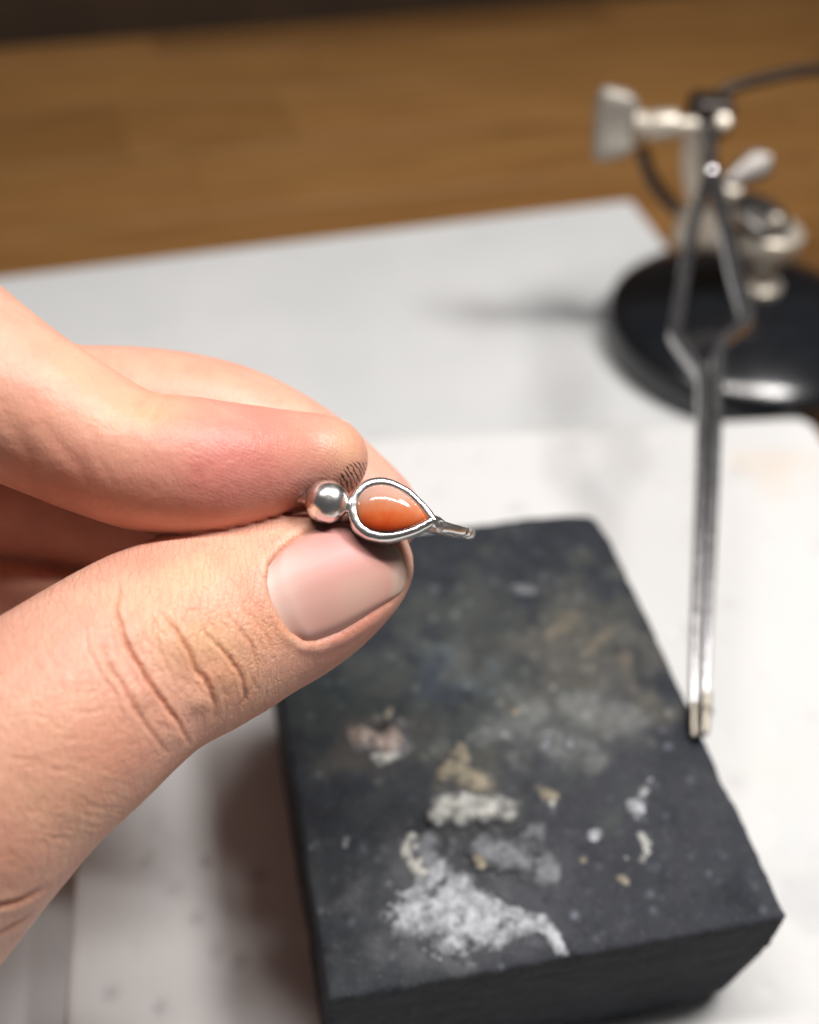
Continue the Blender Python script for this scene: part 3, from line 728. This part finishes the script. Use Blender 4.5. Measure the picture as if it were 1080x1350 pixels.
# finer facets where creases and pores are read: the front of thumb and forefinger
_p = np.stack([540 + F_PX * HV[:, 0] / HV[:, 2], 675 - F_PX * HV[:, 1] / HV[:, 2]], 1)
_m = (HN[:, 2] < .1) & (np.minimum(trilerp(D_th, HV), trilerp(D_in, HV)) < .6) & (_p[:, 0] > -20) & (_p[:, 1] > 380) & (_p[:, 1] < 1290)
_m &= (trilerp(D_th, HV) < .6) | (_p[:, 0] > -20)
_k = _m[HF].all(1)
bmh = bmesh.new(); _v = [bmh.verts.new(p) for p in HV]; _fs = [bmh.faces.new([_v[i] for i in f]) for f in HF.tolist()]
_e = {e for f, k in zip(_fs, _k) if k for e in f.edges}
bmesh.ops.subdivide_edges(bmh, edges=list(_e), cuts=1, use_grid_fill=True)
bmh.verts.index_update(); HV = np.array([v.co[:] for v in bmh.verts]); HF = [[v.index for v in f.verts] for f in bmh.faces]; bmh.free()
HN = grad(SDF, HV)
HV -= HN * trilerp(SDF, HV)[:, None]
hpx = np.stack([540 + F_PX * HV[:, 0] / HV[:, 2], 675 - F_PX * HV[:, 1] / HV[:, 2]], 1)   # plan coordinates of the front of the hand
front = (HN[:, 2] < .25)
dth, din = trilerp(D_th, HV), trilerp(D_in, HV)
is_th = (dth < .6) & front; is_in = (din < .6) & front & ~((dth < din) & is_th)
def seg_dist(P, line, signed=False):
    L = np.asarray(line, float); best = np.full(len(P), 1e9); par = np.zeros(len(P)); sg = np.zeros(len(P)); tot = 0
    seg = np.linalg.norm(np.diff(L, axis=0), axis=1); full = seg.sum()
    for a, b, s_ in zip(L[:-1], L[1:], seg):
        ab = b - a; t = np.clip(((P - a) @ ab) / (ab @ ab), 0, 1); d_ = P - a - t[:, None] * ab; d = np.linalg.norm(d_, axis=1); m_ = d < best
        best[m_] = d[m_]; par[m_] = ((tot + t * s_) / full)[m_]; sg[m_] = np.sign(ab[0] * d_[:, 1] - ab[1] * d_[:, 0])[m_]; tot += s_
    return (best, par, sg) if signed else (best, par)
disp = np.zeros(len(HV))
cre = np.zeros(len(HV))
near_p = hpx + 5 * np.stack([fbm(HV * .5, 3), fbm(HV * .5 + 40, 3)], 1)
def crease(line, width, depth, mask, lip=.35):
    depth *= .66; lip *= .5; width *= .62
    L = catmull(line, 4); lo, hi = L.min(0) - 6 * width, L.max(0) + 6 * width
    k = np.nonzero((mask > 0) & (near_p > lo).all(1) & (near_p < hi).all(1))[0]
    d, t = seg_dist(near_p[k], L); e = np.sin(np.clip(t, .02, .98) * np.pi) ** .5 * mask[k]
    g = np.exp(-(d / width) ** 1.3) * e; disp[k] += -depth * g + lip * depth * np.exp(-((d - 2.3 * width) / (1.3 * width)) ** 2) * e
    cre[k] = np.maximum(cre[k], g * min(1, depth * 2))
T_ = is_th * 1.0
crease([(155, 770), (157, 820), (178, 866), (199, 903), (228, 949), (249, 978)], 5.0, .8, T_, .45)
crease([(130, 838), (150, 887), (190, 952), (218, 993)], 5, .45, T_)
crease([(212, 806), (249, 856), (259, 882), (281, 918), (281, 948)], 5, .60, T_, .5)
crease([(266, 830), (306, 872), (322, 913), (309, 944)], 4.5, .45, T_, .45)
crease([(215, 800), (205, 830), (214, 868), (232, 900)], 4, .30, T_)
crease([(185, 800), (190, 835), (208, 862)], 3, .22, T_)
crease([(300, 810), (330, 850), (342, 890)], 4, .28, T_); crease([(320, 800), (352, 838), (362, 872)], 3.5, .2, T_)
crease([(110, 800), (116, 850), (140, 900), (168, 950)], 4, .22, T_)
crease([(340, 885), (335, 905), (318, 925)], 3, .2, T_)
for k in range(60):           # transverse lines along the thumb
    x = rng.uniform(-10, 150); y = rng.uniform(900, 1110); l_ = rng.uniform(20, 60); sl = rng.uniform(-.1, .35)
    crease([(x, y), (x + l_ * .5, y + l_ * sl * .5 + rng.uniform(-3, 3)), (x + l_, y + l_ * sl)], 2.6, rng.uniform(.05, .13), T_)
for k in range(90):           # small wrinkles over the knuckle
    x = rng.uniform(165, 350); y = rng.uniform(800, 930); a = rng.uniform(.7, 1.7); l_ = rng.uniform(10, 34)
    crease([(x, y), (x + l_ * .5 * math.cos(a) + rng.uniform(-3, 3), y + l_ * .5 * math.sin(a)), (x + l_ * math.cos(a), y + l_ * math.sin(a))], 2.4, rng.uniform(.06, .16), T_)
for (x, y), rr, h in [((262, 925), 15, .55), ((235, 850), 22, .3), ((290, 895), 18, .32), ((185, 830), 16, .35), ((180, 920), 18, .3), ((230, 970), 14, .3)]:
    disp += .65 * h * np.exp(-(((near_p - [x, y]) / rr) ** 2).sum(1)) * T_
crease([(60, 1170), (38, 1182), (0, 1196), (-40, 1206)], 6, .7, T_, .5); crease([(45, 1205), (10, 1225), (-20, 1240)], 5, .5, T_)
I_ = is_in * .4
crease([(-8, 520), (14, 556), (34, 596), (48, 640)], 18, .4, I_); crease([(48, 545), (80, 585), (108, 618), (118, 655)], 16, .4, I_); crease([(120, 560), (128, 600), (150, 640)], 8, .15, I_)
crease([(208, 512), (192, 524), (176, 540)], 8, .35, I_); crease([(226, 517), (212, 532), (200, 552)], 5, .2, I_)
disp += .05 * fbm(HV * .35, 3) + .03 * fbm(HV * 1.1, 3)

# thumb nail bed: push the bed down, raise the folds around it
NAIL = np.array([(354, 744), (352, 766), (357, 788), (368, 813), (384, 835), (401, 847), (419, 848), (451, 836), (484, 816), (516, 794), (529, 778), (533, 758), (529, 737), (519, 719), (504, 705), (480, 692), (450, 684), (424, 689), (396, 704), (370, 724)], float)
def inside(P, poly):
    r = np.zeros(len(P), bool); x, y = P.T
    for (x0, y0), (x1, y1) in zip(poly, np.roll(poly, -1, 0)):
        c = ((y0 > y) != (y1 > y)) & (x < (x1 - x0) * (y - y0) / (y1 - y0 + 1e-12) + x0); r ^= c
    return r
nd_, nt_ = seg_dist(hpx, np.vstack([NAIL, NAIL[:1]])); nin = inside(hpx, NAIL); sd = np.where(nin, -nd_, nd_)
distal = sstep(485, 520, hpx[:, 0])
disp += T_ * (-.55 * sstep(3, -4, sd) + (.22 - .10 * distal) * np.exp(-((sd - 8) / 7) ** 2))
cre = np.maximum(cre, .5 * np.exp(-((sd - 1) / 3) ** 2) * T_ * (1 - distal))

HV2 = HV + HN * disp[:, None]
# colour of the skin
def lin(r, g, b): return np.array([((c / 255 + .055) / 1.055) ** 2.4 if c > 10 else c / 3294 for c in (r, g, b)])
base_c = np.array([.66, .395, .295])
HCx = np.tile(base_c, (len(HV), 1)); HCx *= (1 + .07 * fbm(HV * .18, 4) + .05 * fbm(HV * .9, 3))[:, None]
def tint(px, py, rx, ry, c, amt, mask, ang=0):
    a = math.radians(ang); d = hpx - [px, py]; d = np.stack([(d[:, 0] * math.cos(a) + d[:, 1] * math.sin(a)) / rx, (-d[:, 0] * math.sin(a) + d[:, 1] * math.cos(a)) / ry], 1)
    t = np.clip(amt * np.exp(-(d ** 2).sum(1)) * mask * (1 + .35 * fbm(HV * .4 + 3, 3)), 0, 1)[:, None]; HCx[:] = HCx * (1 - t) + np.array(c) * t
I_ = is_in * 1.0
tint(335, 612, 150, 90, (.53, .185, .165), 1.0, I_); tint(410, 590, 60, 40, (.62, .36, .25), .5, I_); tint(460, 590, 25, 40, (.62, .40, .25), .7, I_)
tint(110, 500, 70, 30, (.60, .41, .26), .6, I_, 30); tint(190, 540, 55, 28, (.60, .42, .25), .7, I_); tint(110, 640, 110, 50, (.58, .25, .17), .65, I_); tint(40, 560, 50, 60, (.62, .31, .22), .5, I_)
tint(270, 850, 80, 50, (.66, .44, .24), .7, T_, 30); tint(330, 780, 40, 22, (.66, .30, .19), .7, T_, 60); tint(370, 830, 40, 26, (.64, .36, .19), .5, T_)
tint(250, 760, 90, 30, (.66, .46, .27), .6, T_, -20); tint(60, 960, 130, 60, (.63, .36, .24), .5, T_); tint(80, 1060, 90, 50, (.60, .37, .23), .5, T_)
tint(470, 830, 60, 25, (.58, .25, .20), .7, T_, -35); tint(520, 770, 30, 40, (.62, .33, .25), .6, T_); tint(430, 870, 50, 25, (.58, .27, .20), .6, T_, -35)
tint(150, 990, 60, 40, (.60, .29, .20), .5, T_, 30); tint(20, 870, 70, 30, (.62, .32, .23), .5, T_); tint(190, 740, 60, 20, (.62, .30, .22), .6, T_, -20); tint(300, 900, 30, 40, (.66, .33, .20), .45, T_); tint(10, 1130, 60, 40, (.58, .28, .20), .5, T_)
bk = (~(is_th | is_in)) * 1.0
tint(250, 490, 140, 40, (.64, .32, .23), .6, bk); tint(520, 640, 50, 40, (.62, .30, .26), .6, bk)
# dry pale skin beside the cuticle
t = np.exp(-((sd - 6) / 5) ** 2) * T_ * sstep(.1, .5, fbm(HV * 1.5 + 9, 3) + .25) * sstep(470, 430, hpx[:, 0]); t = np.clip(t * .5, 0, 1)[:, None]; HCx = HCx * (1 - t) + np.array([.72, .55, .44]) * t
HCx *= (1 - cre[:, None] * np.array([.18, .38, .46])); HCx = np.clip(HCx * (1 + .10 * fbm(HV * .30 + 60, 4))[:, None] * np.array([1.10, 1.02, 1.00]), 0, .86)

def skin_mat():
    m = Mat('skin'); c = m.attr('col', 'Color'); pl = m.attr('plan', 'Vector'); sp = m.n('ShaderNodeSeparateXYZ'); m.l(pl, sp.inputs[0]); x, y = sp.outputs['X'], sp.outputs['Y']
    ob = m.coord()
    # ink caught in the fingertip ridges
    wob = m.noise(pl, .09, 3)
    u = m.math('ADD', m.math('MULTIPLY', x, .90), m.math('MULTIPLY', y, -.44)); u = m.math('ADD', u, m.math('MULTIPLY', wob, 10.0))
    dy = m.math('SUBTRACT', y, 628.0); u = m.math('ADD', u, m.math('MULTIPLY', m.math('MULTIPLY', dy, dy), .006))
    ridge = m.math('SINE', m.math('MULTIPLY', u, 2 * math.pi / 5.4))
    thin = m.noise(pl, .25, 4, .7)
    dx = m.math('SUBTRACT', x, 464.0); dd = m.math('SUBTRACT', y, 632.0)
    al = m.math('ADD', m.math('MULTIPLY', dx, .62), m.math('MULTIPLY', dd, -.78)); ac = m.math('ADD', m.math('MULTIPLY', dx, .78), m.math('MULTIPLY', dd, .62))
    el = m.math('ADD', m.math('POWER', m.math('DIVIDE', al, 28.0), 2.0), m.math('POWER', m.math('DIVIDE', ac, 17.0), 2.0))
    zone = m.math('SUBTRACT', 1.15, m.math('ADD', el, m.math('MULTIPLY', m.math('SUBTRACT', thin, .5), 1.6)))
    msk = m.math('MULTIPLY', m.math('MULTIPLY', m.math('SUBTRACT', ridge, .25), 3.0), m.math('MULTIPLY', zone, 3.0))
    both = m.math('MINIMUM', m.math('MULTIPLY', m.math('SUBTRACT', m.math('ADD', ridge, m.math('MULTIPLY_ADD', thin, 1.4, -.7)), .22), 3.0), m.math('MULTIPLY', zone, 3.0))
    ink = m.n('ShaderNodeClamp'); m.l(both, ink.inputs[0]); inkf = m.math('MULTIPLY', ink.outputs[0], m.attr('finger'))
    mot = m.noise(ob, 260, 4, .6)
    c = m.mix(m.math('MULTIPLY', m.math('SUBTRACT', mot, .35), .75), c, (.60, .21, .16))
    c = m.mix(m.math('MULTIPLY', m.math('SUBTRACT', m.noise(ob, 110, 3, .6), .45), .6), c, (.72, .50, .35))
    c = m.mix(inkf, c, (.02, .016, .014)); m.l(c, m.b.inputs['Base Color'])
    m.set(Subsurface_Weight=.35, Subsurface_Scale=.0016, IOR=1.4, Specular_IOR_Level=.55); m.b.inputs['Subsurface Radius'].default_value = (1.0, .36, .20)
    m.l(m.math('MULTIPLY_ADD', mot, .2, .29), m.b.inputs['Roughness'])
    # skin cells, lines and fingerprint ridges
    vo = m.n('ShaderNodeTexVoronoi', feature='DISTANCE_TO_EDGE'); vo.inputs['Scale'].default_value = 1600; 
    wv_ = m.n('ShaderNodeVectorMath', operation='MULTIPLY_ADD'); nzc = m.n('ShaderNodeTexNoise'); nzc.inputs['Scale'].default_value = 500; m.l(ob, nzc.inputs['Vector'])
    m.l(nzc.outputs['Color'], wv_.inputs[0]); wv_.inputs[1].default_value = (.0012,) * 3; m.l(ob, wv_.inputs[2]); m.l(wv_.outputs[0], vo.inputs['Vector'])
    cells = m.math('MINIMUM', vo.outputs['Distance'], .18)
    h1 = m.bump(cells, m.math('MULTIPLY', m.attr('cells'), .34), .0006)
    mpl = m.n('ShaderNodeMapping'); mpl.inputs['Rotation'].default_value = (0, 0, math.radians(38)); mpl.inputs['Scale'].default_value = (.17, .05, 1); m.l(pl, mpl.inputs[0])
    wl_ = m.n('ShaderNodeVectorMath', operation='MULTIPLY_ADD'); m.l(nzc.outputs['Color'], wl_.inputs[0]); wl_.inputs[1].default_value = (1.1,) * 3; m.l(mpl.outputs[0], wl_.inputs[2])
    vl = m.n('ShaderNodeTexVoronoi', feature='DISTANCE_TO_EDGE'); vl.inputs['Scale'].default_value = .62; m.l(wl_.outputs[0], vl.inputs['Vector'])
    h1 = m.bump(m.math('MINIMUM', vl.outputs['Distance'], .10), m.math('MULTIPLY', m.attr('cells'), .32), .0014, h1)
    ed = m.math('MULTIPLY', m.math('SUBTRACT', 1.0, m.math('MINIMUM', m.math('MULTIPLY', vl.outputs['Distance'], 14.0), 1.0)), m.math('MULTIPLY', m.attr('cells'), .26))
    m.l(m.mix(ed, c, (.56, .235, .13)), m.b.inputs['Base Color'])
    h2 = m.bump(m.noise(ob, 900, 5, .7), .30, .0004, h1)
    ur = m.math('ADD', m.math('MULTIPLY', x, .36), m.math('MULTIPLY', y, -.93)); ur = m.math('ADD', ur, m.math('MULTIPLY', m.noise(pl, .012, 2), 34.0))
    rd = m.math('SINE', m.math('MULTIPLY', ur, 2 * math.pi / 5.2))
    h3 = m.bump(rd, m.math('MULTIPLY', m.attr('finger'), .09), .00005, h2)
    m.l(h3, m.b.inputs['Normal']); return m.m
skin = skin_mat()
def to_world(p): return CAM + p[:, :1] * RT + p[:, 1:2] * UP + p[:, 2:] * FW
hand_o = to_world(np.array([hpt(-300, 1250, 140)]))[0]
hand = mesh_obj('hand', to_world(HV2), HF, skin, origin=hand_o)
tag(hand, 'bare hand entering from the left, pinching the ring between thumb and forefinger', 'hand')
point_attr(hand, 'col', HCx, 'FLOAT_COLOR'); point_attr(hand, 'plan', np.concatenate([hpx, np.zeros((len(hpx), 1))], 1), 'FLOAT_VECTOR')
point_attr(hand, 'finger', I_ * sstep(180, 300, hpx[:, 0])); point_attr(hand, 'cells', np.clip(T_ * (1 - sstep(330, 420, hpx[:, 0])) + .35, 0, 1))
bmn = bmesh.new(); bmn.from_mesh(hand.data)
vol = bmn.calc_volume(signed=True)
if vol < 0: bmesh.ops.reverse_faces(bmn, faces=bmn.faces); bmn.to_mesh(hand.data)
bmn.free()

# nails
def nail_mat(name):
    m = Mat(name); c = m.attr('col', 'Color'); v = m.coord(); n = m.noise(v, 350, 4)
    m.l(m.mix(m.math('MULTIPLY', n, .2), c, (.66, .42, .36)), m.b.inputs['Base Color'])
    m.set(Roughness=.46, Subsurface_Weight=.3, Subsurface_Scale=.0012); m.b.inputs['Subsurface Radius'].default_value = (1, .4, .3)
    m.l(m.bump(m.noise(m.attr('along', 'Vector'), 1.0, 3), .045, .0003), m.b.inputs['Normal']); return m.m
nailm = nail_mat('fingernail')
def trace(Dv, o, d, n=60):
    t = np.zeros(len(o))
    for _ in range(n): t += trilerp(Dv, o + d * t[:, None]) * .85
    return o + d * t[:, None]
def resample(L, n):
    L = np.asarray(L, float); s = np.r_[0, np.cumsum(np.linalg.norm(np.diff(L, axis=0), axis=1))]; t = np.linspace(0, s[-1], n); return np.stack([np.interp(t, s, L[:, 0]), np.interp(t, s, L[:, 1])], 1)
def thumb_nail():
    prox = resample(catmull([(372, 722), (354, 744), (352, 766), (357, 788), (368, 813), (384, 835), (404, 848)], 6), 40)
    dist = resample(catmull([(478, 690), (504, 704), (520, 719), (530, 738), (534, 758), (530, 777), (519, 792)], 6), 40)
    top = resample(catmull([(372, 722), (396, 704), (424, 689), (450, 684), (478, 690)], 6), 48)
    bot = resample(catmull([(404, 848), (419, 848), (451, 836), (484, 816), (519, 792)], 6), 48)
    u = np.linspace(0, 1, 48)[:, None, None]; t = np.linspace(0, 1, 40)[None, :, None]
    G = (1 - u) * prox[None] + u * dist[None] + (1 - t) * top[:, None] + t * bot[:, None]
    G -= (1 - u) * (1 - t) * prox[0] + (1 - u) * t * prox[-1] + u * (1 - t) * dist[0] + u * t * dist[-1]
    g = G.reshape(-1, 2); d = np.stack([(g[:, 0] - 540) / F_PX, -(g[:, 1] - 675) / F_PX, np.ones(len(g))], 1); dn = d / np.linalg.norm(d, axis=1)[:, None]
    P = trace(D_th, d * 112, dn); N = grad(D_th, P, 1.0)
    U_, T2 = np.meshgrid(np.linspace(0, 1, 48), np.linspace(0, 1, 40), indexing='ij'); U_, T2 = U_.ravel(), T2.ravel()
    edge = np.minimum(np.minimum(T2, 1 - T2) * 3, U_ * 3)
    lift = -.42 + .52 * sstep(0, .42, edge) + .10 * U_
    lift += .004 * np.sin(T2 * 40)
    P = P + N * lift[:, None]
    c = np.tile([.56, .29, .245], (len(P), 1))
    def mixc(t, k): 
        t = np.clip(t, 0, 1)[:, None]; c[:] = c * (1 - t) + np.array(k) * t
    lun = np.exp(-(((U_ - .02) / .20) ** 2 + ((T2 - .5) / .42) ** 2)); mixc(lun * .75, (.64, .46, .40))
    mixc(np.exp(-(((U_ - .62) / .25) ** 2 + ((T2 - .30) / .28) ** 2)) * .8, (.60, .22, .21)); mixc(np.exp(-(((U_ - .35) / .2) ** 2 + ((T2 - .8) / .25) ** 2)) * .6, (.52, .27, .23))
    mixc(np.exp(-(((U_ - .6) / .25) ** 2 + ((T2 - .72) / .2) ** 2)) * .5, (.60, .42, .33))
    mixc(sstep(.86, .93, U_ + .05 * fbm(P * .5, 3)) * .7, (.54, .43, .36)); mixc(sstep(.97, 1.0, U_) * .4, (.66, .56, .48))
    idx = np.arange(48 * 40).reshape(48, 40); F = np.stack([idx[:-1, :-1], idx[1:, :-1], idx[1:, 1:], idx[:-1, 1:]], -1).reshape(-1, 4)
    # give the plate a thickness
    n0 = len(P); P2 = np.vstack([P, P - N * .35]); F2 = np.vstack([F, F[:, ::-1] + n0])
    rim = np.r_[idx[:, 0], idx[-1, 1:], idx[-2::-1, -1], idx[0, -2:0:-1]]; rn = np.roll(rim, -1); F2 = np.vstack([F2, np.stack([rim, rn, rn + n0, rim + n0], 1)])
    o = mesh_obj('thumbnail', to_world(P2), F2, nailm, parent=hand); fix_normals(o); al = np.stack([U_ * 1.2, T2 * 34, 0 * U_], 1); point_attr(o, 'along', np.vstack([al, al]), 'FLOAT_VECTOR'); point_attr(o, 'col', np.vstack([c, c]), 'FLOAT_COLOR')
thumb_nail()
def side_nail(name, Dv, pts, nvec, axis, L, Wd, lift0=.25):
    """small curved nail plate: centre start point, outward direction, growth axis (hand frame)"""
    ax = np.array(axis, float); ax /= np.linalg.norm(ax); nv = np.array(nvec, float); nv -= ax * (nv @ ax); nv /= np.linalg.norm(nv); sv = np.cross(ax, nv)
    U_, T2 = np.meshgrid(np.linspace(0, 1, 24), np.linspace(-1, 1, 20), indexing='ij'); U_, T2 = U_.ravel(), T2.ravel()
    o_ = np.asarray(pts) + np.outer((U_ - .06 * T2 ** 2 - (1 - U_) * .0) * L, ax) + np.outer(T2 * Wd / 2, sv) + nv * 12
    P = trace(Dv, o_, np.tile(-nv, (len(o_), 1))); N = grad(Dv, P, 1.0)
    # past the fingertip the plate carries on straight
    miss = (np.abs(trilerp(Dv, P)) > .3) | (np.linalg.norm(P - o_, axis=1) > 22); P[miss] = o_[miss] - nv * 12; N[miss] = nv
    h = (P - np.asarray(pts)) @ nv; hm = h.copy(); hm[miss] = h[~miss].min() if (~miss).any() else 0; hmin = hm.reshape(24, 20)
    for i in range(1, 24): hmin[i] = np.maximum(hmin[i], hmin[i - 1] - .26)
    P = P + np.outer(hmin.ravel() - h, nv) + nv * (lift0 - .5 * np.abs(T2[:, None]) ** 4) - nv * (.5 * sstep(.2, 0, U_))[:, None]
    c = np.tile([.62, .38, .32], (len(P), 1)); t = sstep(.82, .92, U_)[:, None]; c = c * (1 - t) + np.array([.72, .66, .58]) * t
    idx = np.arange(24 * 20).reshape(24, 20); F = np.stack([idx[:-1, :-1], idx[1:, :-1], idx[1:, 1:], idx[:-1, 1:]], -1).reshape(-1, 4)
    n0 = len(P); P2 = np.vstack([P, P - nv * .4]); F2 = np.vstack([F, F[:, ::-1] + n0])
    rim = np.r_[idx[:, 0], idx[-1, 1:], idx[-2::-1, -1], idx[0, -2:0:-1]]; rn = np.roll(rim, -1); F2 = np.vstack([F2, np.stack([rim, rn, rn + n0, rim + n0], 1)])
    o = mesh_obj(name, to_world(P2), F2, nailm, parent=hand); fix_normals(o); al = np.stack([U_ * 1.2, T2 * 17, 0 * U_], 1); point_attr(o, 'along', np.vstack([al, al]), 'FLOAT_VECTOR'); point_attr(o, 'col', np.vstack([c, c]), 'FLOAT_COLOR')
side_nail('fingernail', D_in, hpt(372, 600, 142), (.05, .93, .36), (1, -.10, .02), 8.0, 8.0)
D_mi = chain(MIDDLE, 5, 1.2, 1.05)
side_nail('fingernail', D_mi, hpt(462, 650, 155), (.55, .60, .55), (.80, -.62, -.05), 8.8, 8.5)
